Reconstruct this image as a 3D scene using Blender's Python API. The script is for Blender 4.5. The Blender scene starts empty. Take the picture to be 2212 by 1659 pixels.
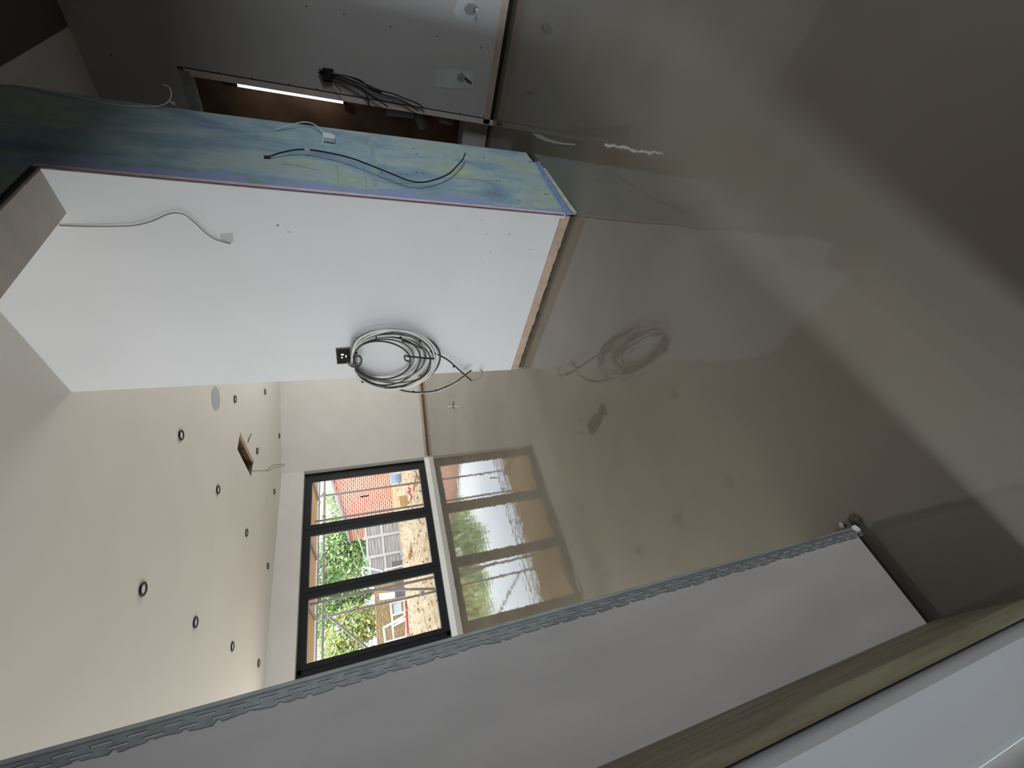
import bpy, bmesh, math, random
from mathutils import Vector, Matrix, noise
random.seed(7)
S = bpy.context.scene
COL = S.collection
# ------------------------------------------------------------------ camera
YAW, PITCH, ROLL, FPX, EYE = 0.6901, 0.3465, 0.0630, 878.7, 1.12
def cam_axes():
    cy, sy = math.cos(YAW), math.sin(YAW)
    f = Vector((sy*math.cos(PITCH), cy*math.cos(PITCH), -math.sin(PITCH)))
    r0 = Vector((cy, -sy, 0)); d0 = f.cross(r0)
    r = math.cos(ROLL)*r0 + math.sin(ROLL)*d0
    d = -math.sin(ROLL)*r0 + math.cos(ROLL)*d0
    return r, d, f
AR, AD, AF = cam_axes()
cd = bpy.data.cameras.new('camera'); cam = bpy.data.objects.new('camera', cd); COL.objects.link(cam)
cd.sensor_width = 36; cd.lens = 36*FPX/2212; cd.clip_start = 0.02; cd.clip_end = 300
m3 = Matrix((AD, AR, -AF)).transposed()          # the phone was held sideways: picture right = down in the room
cam.matrix_world = Matrix.Translation((0, 0, EYE)) @ m3.to_4x4()
S.camera = cam
def at(ax, val, x, y):
    """point of the place on the plane axis=val that was measured at photo position x, y"""
    u, v = (1659-y)-829.5, x-1106
    d = AR*u + AD*v + AF*FPX
    o = Vector((0, 0, EYE))
    return o + d*((val-o[ax])/d[ax])
# ------------------------------------------------------------------ world and light
S.view_settings.view_transform = 'Standard'
try: S.view_settings.look = 'None'
except Exception: pass
S.view_settings.exposure = 0.0; S.view_settings.gamma = 1.0; S.view_settings.use_curve_mapping = False
W = bpy.data.worlds.new('sky'); S.world = W; W.use_nodes = True
nt = W.node_tree; bg = nt.nodes['Background']
tc = nt.nodes.new('ShaderNodeTexCoord'); mp = nt.nodes.new('ShaderNodeMapping'); mp.inputs['Scale'].default_value = (1, 1, 2.5)
nz = nt.nodes.new('ShaderNodeTexNoise'); nz.inputs['Scale'].default_value = 2.0; nz.inputs['Detail'].default_value = 4
cr = nt.nodes.new('ShaderNodeValToRGB'); cr.color_ramp.elements[0].position = .35; cr.color_ramp.elements[1].position = .6
cr.color_ramp.elements[0].color = (.50, .60, .74, 1); cr.color_ramp.elements[1].color = (.95, .98, 1.0, 1)
nt.links.new(tc.outputs['Generated'], mp.inputs[0]); nt.links.new(mp.outputs[0], nz.inputs[0]); nt.links.new(nz.outputs[0], cr.inputs[0]); nt.links.new(cr.outputs[0], bg.inputs[0])
bg.inputs[1].default_value = 3.0
def area(name, loc, rot, sx, sy, power, color, spread=180):
    l = bpy.data.lights.new(name, 'AREA'); l.shape = 'RECTANGLE'; l.size = sx; l.size_y = sy
    l.energy = power; l.color = color; l.spread = math.radians(spread)
    o = bpy.data.objects.new(name, l); o.location = loc; o.rotation_euler = rot; COL.objects.link(o); return o
PI = math.pi
# fill lamp added at invented openings in the unseen left wall, pointing +X
area('fill_far_left', (-3.45, 4.9, 1.2), (0, -PI/2, 0), 2.0, 3.2, 24, (1.0, .98, .95))
# fill lamp added outside an invented unseen opening, tilted up to brighten the ceiling
area('fill_back_left', (-1.2, 7.62, 1.0), (PI/2+.75, 0, PI), 3.4, 1.7, 88, (1.0, .96, .89))
# fill lamp added at an invented opening out of view behind the white partition
area('fill_far_right', (7.06, 3.5, 1.2), (0, PI/2+.25, 0), 1.9, 2.2, 120, (.99, .99, .96))
# narrow window of the side room left of the camera: it throws the band across the floor
area('daylight_side_room', (-3.45, .74, .95), (0, -PI/2, 0), 1.3, .42, 330, (.80, .89, 1.0))
# daylight of the room behind the camera
area('daylight_near_room', (1.2, -3.75, 1.15), (PI/2, 0, 0), 1.5, 1.1, 85, (.84, .91, 1.0))
S.cycles.max_bounces = 10; S.cycles.diffuse_bounces = 6; S.cycles.glossy_bounces = 4; S.cycles.transparent_max_bounces = 12
S.cycles.caustics_reflective = False; S.cycles.caustics_refractive = False
# ------------------------------------------------------------------ helpers
def lin(c):
    return tuple(((v/255)/12.92 if v/255 <= .04045 else ((v/255+.055)/1.055)**2.4) for v in c)+(1,)
def mat(name, col, rough=.8, metal=0, spec=.3, noise_amt=0, nscale=8, bump=0, bscale=60, col2=None, emit=0, stretch=None):
    m = bpy.data.materials.new(name); m.use_nodes = True; t = m.node_tree; b = t.nodes['Principled BSDF']
    c = tuple(col)+((1,) if len(col) == 3 else ())
    b.inputs['Base Color'].default_value = c; b.inputs['Roughness'].default_value = rough
    b.inputs['Metallic'].default_value = metal; b.inputs['Specular IOR Level'].default_value = spec
    tcn = t.nodes.new('ShaderNodeTexCoord'); mpn = t.nodes.new('ShaderNodeMapping'); t.links.new(tcn.outputs['Object'], mpn.inputs[0])
    if stretch: mpn.inputs['Scale'].default_value = stretch
    if noise_amt or col2:
        n = t.nodes.new('ShaderNodeTexNoise'); n.inputs['Scale'].default_value = nscale; n.inputs['Detail'].default_value = 6
        t.links.new(mpn.outputs[0], n.inputs[0])
        r = t.nodes.new('ShaderNodeValToRGB'); r.color_ramp.elements[0].position = .3; r.color_ramp.elements[1].position = .7
        c2 = col2 or tuple(max(0, v*(1-noise_amt)) for v in c[:3])
        r.color_ramp.elements[0].color = tuple(c2[:3])+(1,); r.color_ramp.elements[1].color = c
        t.links.new(n.outputs[0], r.inputs[0]); t.links.new(r.outputs[0], b.inputs['Base Color'])
    if bump:
        n = t.nodes.new('ShaderNodeTexNoise'); n.inputs['Scale'].default_value = bscale; n.inputs['Detail'].default_value = 5
        t.links.new(mpn.outputs[0], n.inputs[0]); bp = t.nodes.new('ShaderNodeBump'); bp.inputs['Strength'].default_value = bump; bp.inputs['Distance'].default_value = .01
        t.links.new(n.outputs[0], bp.inputs['Height']); t.links.new(bp.outputs[0], b.inputs['Normal'])
    if emit:
        b.inputs['Emission Color'].default_value = c; b.inputs['Emission Strength'].default_value = emit
    return m
def mesh_obj(name, bm, m, parent=None):
    me = bpy.data.meshes.new(name); bm.normal_update(); bm.to_mesh(me); bm.free()
    o = bpy.data.objects.new(name, me); COL.objects.link(o)
    for mm in (m if isinstance(m, (list, tuple)) else [m]): me.materials.append(mm)
    if parent: o.parent = parent
    return o
def smooth(o):
    for p in o.data.polygons: p.use_smooth = True
    return o
def tag(o, label, cat, group=None, kind=None):
    if label: o['label'] = label
    if cat: o['category'] = cat
    if group: o['group'] = group
    if kind: o['kind'] = kind
    return o
def struct(name, bm, m, label=None):
    o = mesh_obj(name, bm, m); o['kind'] = 'structure'
    if label: o['label'] = label
    return o
def empty(name, loc, label, cat, group=None):
    o = bpy.data.objects.new(name, None); o.location = loc; o.empty_display_size = .05; COL.objects.link(o); return tag(o, label, cat, group)
def reparent(o, p):
    """keep the world place of a child built in world coordinates"""
    o.parent = p; o.matrix_parent_inverse = Matrix.Translation(p.location).inverted(); return o
def box(bm, a, b, mi=0):
    x0, y0, z0 = (min(a[i], b[i]) for i in range(3)); x1, y1, z1 = (max(a[i], b[i]) for i in range(3))
    v = [bm.verts.new(p) for p in ((x0,y0,z0),(x1,y0,z0),(x1,y1,z0),(x0,y1,z0),(x0,y0,z1),(x1,y0,z1),(x1,y1,z1),(x0,y1,z1))]
    for f in ((0,3,2,1),(4,5,6,7),(0,1,5,4),(1,2,6,5),(2,3,7,6),(3,0,4,7)):
        q = bm.faces.new([v[i] for i in f]); q.material_index = mi
    return v
def BOX(a, b):
    bm = bmesh.new(); box(bm, a, b); return bm
def prism(bm, pts, off, mi=0):
    """polygon pts (3D) extruded by vector off"""
    off = Vector(off); n = len(pts)
    a = [bm.verts.new(p) for p in pts]; b = [bm.verts.new(Vector(p)+off) for p in pts]
    fs = [bm.faces.new(a), bm.faces.new(b[::-1])]
    for i in range(n): fs.append(bm.faces.new((a[i], b[i], b[(i+1) % n], a[(i+1) % n])))
    for f in fs: f.material_index = mi
    bmesh.ops.recalc_face_normals(bm, faces=fs)
def catmull(P, k=6):
    P = [Vector(p) for p in P]
    if len(P) < 3: return P
    Q = [2*P[0]-P[1]]+P+[2*P[-1]-P[-2]]; o = []
    for i in range(1, len(Q)-2):
        a, b, c, d = Q[i-1:i+3]
        for s in range(k):
            t = s/k; o.append(.5*((2*b)+(c-a)*t+(2*a-5*b+4*c-d)*t*t+(3*b-a-3*c+d)*t**3))
    o.append(P[-1]); return o
def tube(bm, P, r, n=8, closed=False):
    P = [Vector(p) for p in P]; rings = []; N = len(P); up = None
    for i, p in enumerate(P):
        if closed: t = P[(i+1) % N]-P[i-1]
        else: t = P[min(i+1, N-1)]-P[max(i-1, 0)]
        t = t.normalized() if t.length > 1e-9 else Vector((0, 0, 1))
        if up is None: up = t.orthogonal().normalized()
        up = (up-t*up.dot(t)); up = up.normalized() if up.length > 1e-6 else t.orthogonal().normalized()
        s = t.cross(up); rr = r[i] if isinstance(r, (list, tuple)) else r
        rings.append([bm.verts.new(p+(up*math.cos(a)+s*math.sin(a))*rr) for a in [2*PI*k/n for k in range(n)]])
    M = N if closed else N-1
    for i in range(M):
        A, B = rings[i], rings[(i+1) % N]
        for k in range(n):
            bm.faces.new((A[k], A[(k+1) % n], B[(k+1) % n], B[k]))
    if not closed: bm.faces.new(rings[0][::-1]); bm.faces.new(rings[-1])
def cyl(bm, a, b, r, n=16): tube(bm, [a, b], r, n)
def TUBE(P, r, n=8, closed=False):
    bm = bmesh.new(); tube(bm, P, r, n, closed); return bm
def poly_on(ax, val, pts): return [at(ax, val, *p) for p in pts]
# ------------------------------------------------------------------ materials
PLA = lin((206, 203, 198))[:3]
M_skim = mat('skim_plaster', PLA, .75, noise_amt=.06, nscale=3, bump=.05, bscale=25)
M_white = mat('white_skim', lin((224, 226, 228))[:3], .6, noise_amt=.05, nscale=2.5, bump=.03, bscale=30)
M_ceil = mat('ceiling_skim', lin((216, 213, 206))[:3], .7, noise_amt=.05, nscale=1.5, bump=.03, bscale=20)
M_pink = mat('pinkish_skim', lin((194, 187, 181))[:3], .6, noise_amt=.18, nscale=4, bump=.1, bscale=14, stretch=(3, 1, .8))
M_board = mat('grey_plasterboard', lin((192, 188, 184))[:3], .85, noise_amt=.05, nscale=5)
M_paper = mat('bare_board_edge', lin((196, 174, 156))[:3], .9, noise_amt=.25, nscale=18, bump=.3, bscale=50)
M_dark = mat('dark_gap', (.012, .011, .010), .9)
M_mortar = mat('rough_mortar', lin((98, 88, 74))[:3], .9, noise_amt=.5, nscale=30, bump=.8, bscale=60)
M_timber = mat('raw_timber', lin((150, 142, 118))[:3], .7, col2=lin((112, 100, 80))[:3], nscale=5, stretch=(14, 14, .8))
M_timber2 = mat('deck_timber', lin((226, 204, 168))[:3], .7, col2=lin((200, 172, 136))[:3], nscale=4, stretch=(1, 12, 12))
M_galv = mat('galvanised_steel', lin((140, 144, 142))[:3], .55, metal=.25, spec=.4, noise_amt=.35, nscale=60)
M_frame = mat('black_aluminium', (.009, .010, .012), .55, spec=.25)
M_brown = mat('brown_paper_board', lin((142, 114, 90))[:3], .8, col2=lin((98, 68, 56))[:3], nscale=3)
M_pipe = mat('grey_plastic_pipe', lin((150, 150, 150))[:3], .4)
M_black = mat('black_rubber', (.010, .010, .011), .5)
M_grey_cable = mat('grey_cable', lin((118, 118, 110))[:3], .5)
M_dkgrey = mat('dark_grey_cable', lin((66, 66, 62))[:3], .5)
M_wcable = mat('white_cable', lin((225, 228, 225))[:3], .5)
M_chrome = mat('bright_zinc', lin((215, 222, 222))[:3], .3, metal=.8)
M_led = mat('led_diffuser', (.95, 1, .96), .4, emit=1.5)
M_scaf = mat('scaffold_tube', lin((176, 170, 174))[:3], .4, metal=.3, noise_amt=.2, nscale=12)
M_upvc = mat('white_upvc', lin((240, 244, 248))[:3], .4)
def brick_mat(name, c1, c2, mortar, scale, rot):
    m = bpy.data.materials.new(name); m.use_nodes = True; t = m.node_tree; b = t.nodes['Principled BSDF']
    tcn = t.nodes.new('ShaderNodeTexCoord'); mpn = t.nodes.new('ShaderNodeMapping'); mpn.inputs['Rotation'].default_value = rot
    br = t.nodes.new('ShaderNodeTexBrick'); br.inputs['Scale'].default_value = scale
    br.inputs['Color1'].default_value = c1; br.inputs['Color2'].default_value = c2; br.inputs['Mortar'].default_value = mortar
    br.inputs['Mortar Size'].default_value = .035; br.inputs['Brick Width'].default_value = .62; br.inputs['Row Height'].default_value = .25
    t.links.new(tcn.outputs['Object'], mpn.inputs[0]); t.links.new(mpn.outputs[0], br.inputs[0]); t.links.new(br.outputs[0], b.inputs['Base Color'])
    b.inputs['Roughness'].default_value = .9; return m
M_brick = brick_mat('red_brick', lin((176, 86, 72)), lin((196, 114, 92)), lin((250, 226, 204)), 3.3, (PI/2, 0, 0))
M_stone = brick_mat('yellow_stone', lin((190, 160, 120)), lin((160, 136, 100)), lin((120, 104, 80)), 4.0, (PI/2, 0, 0))
# wet levelling compound
def floor_mat():
    m = bpy.data.materials.new('wet_levelled_floor'); m.use_nodes = True; t = m.node_tree; b = t.nodes['Principled BSDF']
    tcn = t.nodes.new('ShaderNodeTexCoord')
    n1 = t.nodes.new('ShaderNodeTexNoise'); n1.inputs['Scale'].default_value = 1.1; n1.inputs['Detail'].default_value = 3
    r = t.nodes.new('ShaderNodeValToRGB'); r.color_ramp.elements[0].position = .35; r.color_ramp.elements[1].position = .65
    r.color_ramp.elements[0].color = lin((120, 113, 100)); r.color_ramp.elements[1].color = lin((134, 127, 113))
    t.links.new(tcn.outputs['Object'], n1.inputs[0]); t.links.new(n1.outputs[0], r.inputs[0]); t.links.new(r.outputs[0], b.inputs['Base Color'])
    b.inputs['Roughness'].default_value = .04; b.inputs['Specular IOR Level'].default_value = .75
    n2 = t.nodes.new('ShaderNodeTexNoise'); n2.inputs['Scale'].default_value = 9; n2.inputs['Detail'].default_value = 2
    bp = t.nodes.new('ShaderNodeBump'); bp.inputs['Strength'].default_value = .07; bp.inputs['Distance'].default_value = .01
    t.links.new(tcn.outputs['Object'], n2.inputs[0]); t.links.new(n2.outputs[0], bp.inputs['Height']); t.links.new(bp.outputs[0], b.inputs['Normal'])
    return m
M_floor = floor_mat()
# moisture board with blue and green blotches, pink plaster along the corner
def green_mat():
    m = bpy.data.materials.new('blotched_green_board'); m.use_nodes = True; t = m.node_tree; b = t.nodes['Principled BSDF']
    L = t.links.new
    tcn = t.nodes.new('ShaderNodeTexCoord')
    mpn = t.nodes.new('ShaderNodeMapping'); mpn.inputs['Scale'].default_value = (3.2, 1, 1.3); L(tcn.outputs['Object'], mpn.inputs[0])
    n1 = t.nodes.new('ShaderNodeTexNoise'); n1.inputs['Scale'].default_value = 1.6; n1.inputs['Detail'].default_value = 6; n1.inputs['Roughness'].default_value = .6; n1.inputs['Distortion'].default_value = .5
    L(mpn.outputs[0], n1.inputs[0])
    r = t.nodes.new('ShaderNodeValToRGB'); e = r.color_ramp.elements
    e[0].position = .32; e[0].color = lin((130, 150, 170)); e[1].position = .72; e[1].color = lin((192, 206, 174))
    x = e.new(.44); x.color = lin((150, 178, 186)); x = e.new(.54); x.color = lin((176, 194, 192)); x = e.new(.62); x.color = lin((172, 190, 178))
    L(n1.outputs[0], r.inputs[0])
    n2 = t.nodes.new('ShaderNodeTexNoise'); n2.inputs['Scale'].default_value = 14; n2.inputs['Detail'].default_value = 8; L(tcn.outputs['Object'], n2.inputs[0])
    mx = t.nodes.new('ShaderNodeMix'); mx.data_type = 'RGBA'; mx.blend_type = 'SOFT_LIGHT'; mx.inputs[0].default_value = .35
    L(r.outputs[0], mx.inputs[6]); L(n2.outputs[0], mx.inputs[7])
    # violet blue skim and pink band near the corner (x small)
    sp = t.nodes.new('ShaderNodeSeparateXYZ'); L(tcn.outputs['Object'], sp.inputs[0])
    n3 = t.nodes.new('ShaderNodeTexNoise'); n3.inputs['Scale'].default_value = 7; n3.inputs['Detail'].default_value = 5; L(tcn.outputs['Object'], n3.inputs[0])
    ad = t.nodes.new('ShaderNodeMath'); ad.operation = 'MULTIPLY_ADD'; ad.inputs[1].default_value = -.30; L(n3.outputs[0], ad.inputs[0]); L(sp.outputs[0], ad.inputs[2])
    s1 = t.nodes.new('ShaderNodeMapRange'); s1.inputs[1].default_value = 1.86; s1.inputs[2].default_value = 1.845; L(ad.outputs[0], s1.inputs[0])
    gt = t.nodes.new('ShaderNodeMapRange'); gt.inputs[1].default_value = 1.90; gt.inputs[2].default_value = 1.915; L(sp.outputs[0], gt.inputs[0])
    ml = t.nodes.new('ShaderNodeMath'); ml.operation = 'MULTIPLY'; L(s1.outputs[0], ml.inputs[0]); L(gt.outputs[0], ml.inputs[1])
    m2 = t.nodes.new('ShaderNodeMix'); m2.data_type = 'RGBA'; m2.inputs[7].default_value = lin((158, 172, 206)); L(ml.outputs[0], m2.inputs[0]); L(mx.outputs[2], m2.inputs[6])
    L(m2.outputs[2], b.inputs['Base Color']); b.inputs['Roughness'].default_value = .55
    bp = t.nodes.new('ShaderNodeBump'); bp.inputs['Strength'].default_value = .12; bp.inputs['Distance'].default_value = .01
    L(n2.outputs[0], bp.inputs['Height']); L(bp.outputs[0], b.inputs['Normal'])
    return m
M_green = green_mat()
M_greenpink = mat('pink_corner_plaster', lin((240, 212, 216))[:3], .7, noise_amt=.2, nscale=20)
M_violet = mat('violet_blue_skim', lin((142, 162, 200))[:3], .6, noise_amt=.2, nscale=25)
M_cream = mat('cream_paper', lin((206, 204, 184))[:3], .8, noise_amt=.2, nscale=25)

# ================================================================== STRUCTURE
XW, YG, YF, ZS, YH, ZC = 1.9234, .9344, 2.1612, 2.178, 1.107, 2.619
XL, YL, XR = .1106, .7642, 3.68
WY = 7.285; WX0, WX1, WZ = 1.03, 4.255, 2.256
# floor
bm = bmesh.new(); box(bm, (-3.4, -3.7, -.12), (7.0, 7.45, 0)); struct('floor', bm, M_floor)
# ceiling with the hatch hole
hx0, hx1, hy0, hy1 = 3.238, 3.492, 4.835, 5.56
bm = bmesh.new(); ct = ZC+.012
for a, b in (((-3.4, YG), (7.0, hy0)), ((-3.4, hy1), (7.0, 7.45)), ((-3.4, hy0), (hx0, hy1)), ((hx1, hy0), (7.0, hy1))):
    box(bm, (a[0], a[1], ZC), (b[0], b[1], ct))
struct('ceiling', bm, M_ceil)
M_dim = mat('shade_dark_board', lin((96, 92, 84))[:3], .9)  # colour kept dark to put the near room's shade into it
struct('ceiling_near', BOX((-3.4, -3.7, ZC), (7.0, YG, ct)), M_dim)
# wall behind the glazing
bm = bmesh.new()
box(bm, (-3.4, WY, 0), (-3.0, WY+.3, ZC)); box(bm, (-3.0, WY, 2.3), (WX0, WY+.3, ZC)); box(bm, (.7, WY, 0), (WX0, WY+.3, 2.3)); box(bm, (-3.0, WY, 0), (.7, WY+.3, .1)); box(bm, (WX0, WY, WZ), (WX1, WY+.3, ZC));  # unseen left opening invented for the fill lamp
# right part runs on at an angle towards the camera
p0 = Vector((WX1, WY, 0)); p1 = Vector((7.0, WY-.5*(7.0-WX1), 0))
prism(bm, [p0, p1, p1+Vector((0, .6, 0)), Vector((WX1+.0, WY+.3, 0))], (0, 0, ZC))
struct('wall_back', bm, M_skim)
# low dark gap with board edge at the foot of the angled wall
bm = bmesh.new(); n = (p1-p0).normalized(); nn = Vector((n.y, -n.x, 0))*.012
q = [p0+n*.02, p0+n*2.9]
prism(bm, [q[0]+nn*.3, q[1]+nn*.3, q[1]+nn, q[0]+nn], (0, 0, .075))
struct('baseboard_back', bm, M_paper)
bm = bmesh.new(); prism(bm, [q[0], q[1], q[1]+nn*1.6, q[0]+nn*1.6], (0, 0, .028)); struct('trim_1', bm, M_mortar)
# threshold under the window, colour lightened to stand for daylight glare
struct('trim_2', BOX((WX0, WY+.01, 0), (WX1, WY+.30, .086)), mat('glare_upstand', lin((236, 238, 236))[:3], .5))
# far left side wall with unseen openings, the wide one invented for the fill lamp
bm = bmesh.new()
for a, b in (((-3.4, -3.7), (-3.3, .5)), ((-3.4, .98), (-3.3, 1.6)), ((-3.4, 6.6), (-3.3, 7.45))):
    box(bm, (a[0], a[1], 0), (b[0], b[1], ZC))
box(bm, (-3.4, .5, 2.3), (-3.3, .98, ZC)); box(bm, (-3.4, .5, 0), (-3.3, .98, .25)); box(bm, (-3.4, 1.6, 2.4), (-3.3, 6.6, ZC)); box(bm, (-3.4, 1.6, 0), (-3.3, 6.6, .1))
struct('wall_left', bm, M_skim)
bm = bmesh.new(); box(bm, (2.66, YF-.06, 0), (7.0, YF-.001, ZC)); struct('wall_right_front', bm, M_skim)
bm = bmesh.new(); box(bm, (6.9, 2.1, 0), (7.0, 2.35, ZC)); box(bm, (6.9, 4.65, 0), (7.0, 7.0, ZC)); box(bm, (6.9, 2.35, 2.2), (7.0, 4.65, ZC)); box(bm, (6.9, 2.35, 0), (7.0, 4.65, .2)); struct('wall_right_far', bm, M_skim)  # opening invented for the fill lamp, out of view
# near room: rear wall with a glazed door opening
bm = bmesh.new(); box(bm, (-3.4, -3.7, 0), (.4, -3.6, ZC)); box(bm, (2.0, -3.7, 0), (3.9, -3.6, ZC)); box(bm, (.4, -3.7, 1.75), (2.0, -3.6, ZC)); box(bm, (.4, -3.7, 0), (2.0, -3.6, .55))
struct('wall_rear', bm, M_dim)
bm = bmesh.new(); box(bm, (-.128, -1.3, 1.45), (XR, -1.2, ZC)); box(bm, (-.128, -1.3, 0), (.32, -1.2, 1.45)); box(bm, (2.7, -1.3, 0), (XR, -1.2, 1.45)); struct('wall_light_cut', bm, M_dim)  # unseen wall added; its low lintel cuts light off the upper surfaces
# white partition (jamb of the wide opening)
bm = bmesh.new(); box(bm, (XW, YG+.004, .079), (2.66, YF, ZC)); struct('wall_partition', bm, M_white)
# bare board foot of the partition, ragged
def ragged_strip(P0, P1, nrm, z0, z1, amp, thick, seed, step=.03, lower=False):
    random.seed(seed); P0, P1, nrm = Vector(P0), Vector(P1), Vector(nrm); L = (P1-P0).length; k = max(2, int(L/step)); d = (P1-P0)/k
    bm = bmesh.new(); rows = []
    for i in range(k+1):
        w = random.uniform(-amp, amp); p = P0+d*i
        zz = (z0+w, z1) if lower else (z0, z1+w)
        rows.append([bm.verts.new(p+nrm*o+Vector((0, 0, z))) for o, z in ((0, zz[0]), (thick, zz[0]), (thick, zz[1]), (0, zz[1]))])
    for i in range(k):
        A, B = rows[i], rows[i+1]
        for j in range(4): bm.faces.new((A[j], A[(j+1) % 4], B[(j+1) % 4], B[j]))
    bm.faces.new(rows[0][::-1]); bm.faces.new(rows[-1]); bmesh.ops.recalc_face_normals(bm, faces=bm.faces); return bm
struct('baseboard_partition', ragged_strip((XW+.004, YG+.005, 0), (XW+.004, YF, 0), (.4, 0, 0), .020, .079, .004, 1, 3, lower=True), M_paper)
struct('trim_3', ragged_strip((XW+.002, YG+.005, 0), (XW+.002, YF-.02, 0), (.4, 0, 0), 0, .018, .004, 1, 5), M_mortar)
# green board front face of the same wall + header over the opening
gx1b, gx1t = 2.745, 2.665
bm = bmesh.new()
prism(bm, [(XW+.026, YG, .006), (2.35, YG, .012), (gx1b, YG, .028), (gx1t, YG, 1.8), (gx1t, YG, ZC), (XW+.026, YG, ZC)], (0, .0035, 0))
prism(bm, [(XL-.02, YG, ZS+.026), (XW+.026, YG, ZS+.026), (XW+.026, YG, ZC), (XL-.02, YG, ZC)], (0, .02, 0))
struct('wall_front', bm, M_green, 'blotched blue-green board face of the opening')
bm = bmesh.new(); prism(bm, [(2.655, YG+.02, .02), (gx1b, YG+.02, .02), (gx1t, YG+.02, 1.8), (gx1t, YG+.02, ZC), (2.655, YG+.02, ZC)], (0, YF-YG-.03, 0)); struct('wall_partition_side', bm, M_board)
bm = bmesh.new(); box(bm, (XL-.02, YG+.0065, ZS), (XW, YH, ZC)); struct('wall_header', bm, M_pink)
# pink plaster strip and dark bead line down the corner
bm = bmesh.new(); box(bm, (XW+.003, YG-.002, .05), (XW+.026, YG+.02, ZS+.02)); struct('trim_4', bm, M_greenpink)
bm = bmesh.new(); box(bm, (XW-.001, YG-.003, .06), (XW+.003, YG+.003, ZS+.008)); box(bm, (XL, YG-.003, ZS-.001), (XW, YG+.006, ZS+.008))
struct('trim_5', bm, mat('dark_corner_line', lin((110, 96, 102))[:3], .7, noise_amt=.5, nscale=30))
bm = bmesh.new(); box(bm, (XL, YG-.001, ZS+.008), (XW+.006, YG+.02, ZS+.026)); struct('trim_6', bm, mat('dark_soffit_edge', lin((70, 74, 66))[:3], .8, noise_amt=.5, nscale=20))
# violet foot strip of the green face with its white line and torn cream paper
def sheet(P, m, name, off):
    bm = bmesh.new(); prism(bm, P, off); return struct(name, bm, m)
sheet([(2.60, YG-.001, .017), (2.29, YG-.001, .037), (1.98, YG-.001, .050), (1.932, YG-.001, .048), (1.908, .912, .004), (2.01, .914, .004), (2.26, .910, .004), (2.56, .908, .003)], M_violet, 'baseboard_front', (0, .004, -.004))
sheet([(2.45, .909, .012), (2.26, .911, .014), (2.10, .914, .016), (1.96, .915, .018), (1.915, .912, .014), (1.905, .905, 0), (2.01, .907, 0), (2.25, .903, 0), (2.45, .903, 0)], M_cream, 'trim_7', (0, .003, 0))
bm = bmesh.new(); tube(bm, [(2.59, YG-.003, .020), (2.29, YG-.003, .039), (1.975, YG-.003, .052)], .0028, 6); struct('trim_8', bm, mat('pale_putty', lin((190, 214, 216))[:3], .6))
# dark rough foot of the wall front
struct('trim_9', ragged_strip((XW-.006, YG-.002, 0), (gx1b, YG-.002, 0), (0, .4, 0), 0, .008, .0, .05, 9), M_mortar)
# right wall with the shaft opening
JY = 1.085; HZ = 2.10
bm = bmesh.new()
box(bm, (XR, -3.6, .031), (XR+.03, 1.043, ZC)); box(bm, (XR, 1.043, HZ+.035), (XR+.03, 2.16, ZC))
struct('wall_right', bm, M_board)
bm = bmesh.new(); box(bm, (XR-.001, -3.6, .031), (XR+.028, 1.08, .082)); struct('baseboard_right', bm, M_paper)
struct('trim_10', BOX((XR+.004, -3.6, 0), (XR+.03, 1.06, .031)), M_dark)
# jamb and head linings of the opening
bm = bmesh.new(); box(bm, (XR-.001, 1.047, .0), (XR+.05, JY, HZ+.002)); struct('trim_11', bm, mat('pinkish_lining', lin((222, 210, 200))[:3], .7, noise_amt=.15, nscale=10))
bm = bmesh.new(); box(bm, (XR-.002, 1.06, HZ-.03), (XR+.06, 2.09, HZ+.034)); struct('trim_12', bm, mat('pale_metal_lining', lin((170, 176, 160))[:3], .7, noise_amt=.3, nscale=20))
bm = bmesh.new(); box(bm, (XR+.05, .9, 0), (XR+.34, .96, ZC)); box(bm, (XR+.28, .96, .1), (XR+.34, 2.09, ZC)); box(bm, (XR+.05, .96, HZ+.03), (XR+.3, 2.09, HZ+.08))
struct('wall_shaft', bm, M_brown, 'brown board lining of the pipe shaft')
# left wall with the galvanised corner bead
bm = bmesh.new(); box(bm, (-.128, YL, .028), (XL-.004, YL+.17, ZC)); box(bm, (-3.3, YL, 0), (-.128, YL+.17, ZC)); struct('wall_left_front', bm, M_pink)
struct('trim_13', BOX((-.128, YL+.012, 0), (XL-.012, YL+.16, .03)), M_dark)
# timber lining, reveal of the side doorway beside the camera
bm = bmesh.new(); box(bm, (-.122, .592, .0), (-.100, YL-.001, ZC)); struct('trim_14', bm, M_timber)
bm = bmesh.new(); box(bm, (-.128, .70, 0), (-.122, YL, ZC)); struct('trim_15', bm, M_dark)
M_reveal = mat('white_reveal', lin((236, 238, 240))[:3], .6, noise_amt=.04, nscale=6)
bm = bmesh.new(); box(bm, (-.205, .537, 0), (-.128, YL-.001, ZC)); struct('wall_side_reveal', bm, M_reveal)
bm = bmesh.new(); tube(bm, [(-.2055, .5355, 0), (-.2055, .5355, ZC)], .0016, 8); struct('trim_16', bm, mat('white_bead', (.9, .93, .88), .4))
bm = bmesh.new(); box(bm, (-.42, .545, 0), (-.2055, YL-.001, ZC)); struct('wall_side_return', bm, M_skim)
bm = bmesh.new(); box(bm, (-.22, -3.6, 0), (-.128, .28, ZC)); box(bm, (-.22, .28, 1.9), (-.128, .537, ZC)); struct('wall_side', bm, M_dim)  # jamb and head are out of view, shaped to narrow the floor light

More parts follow.
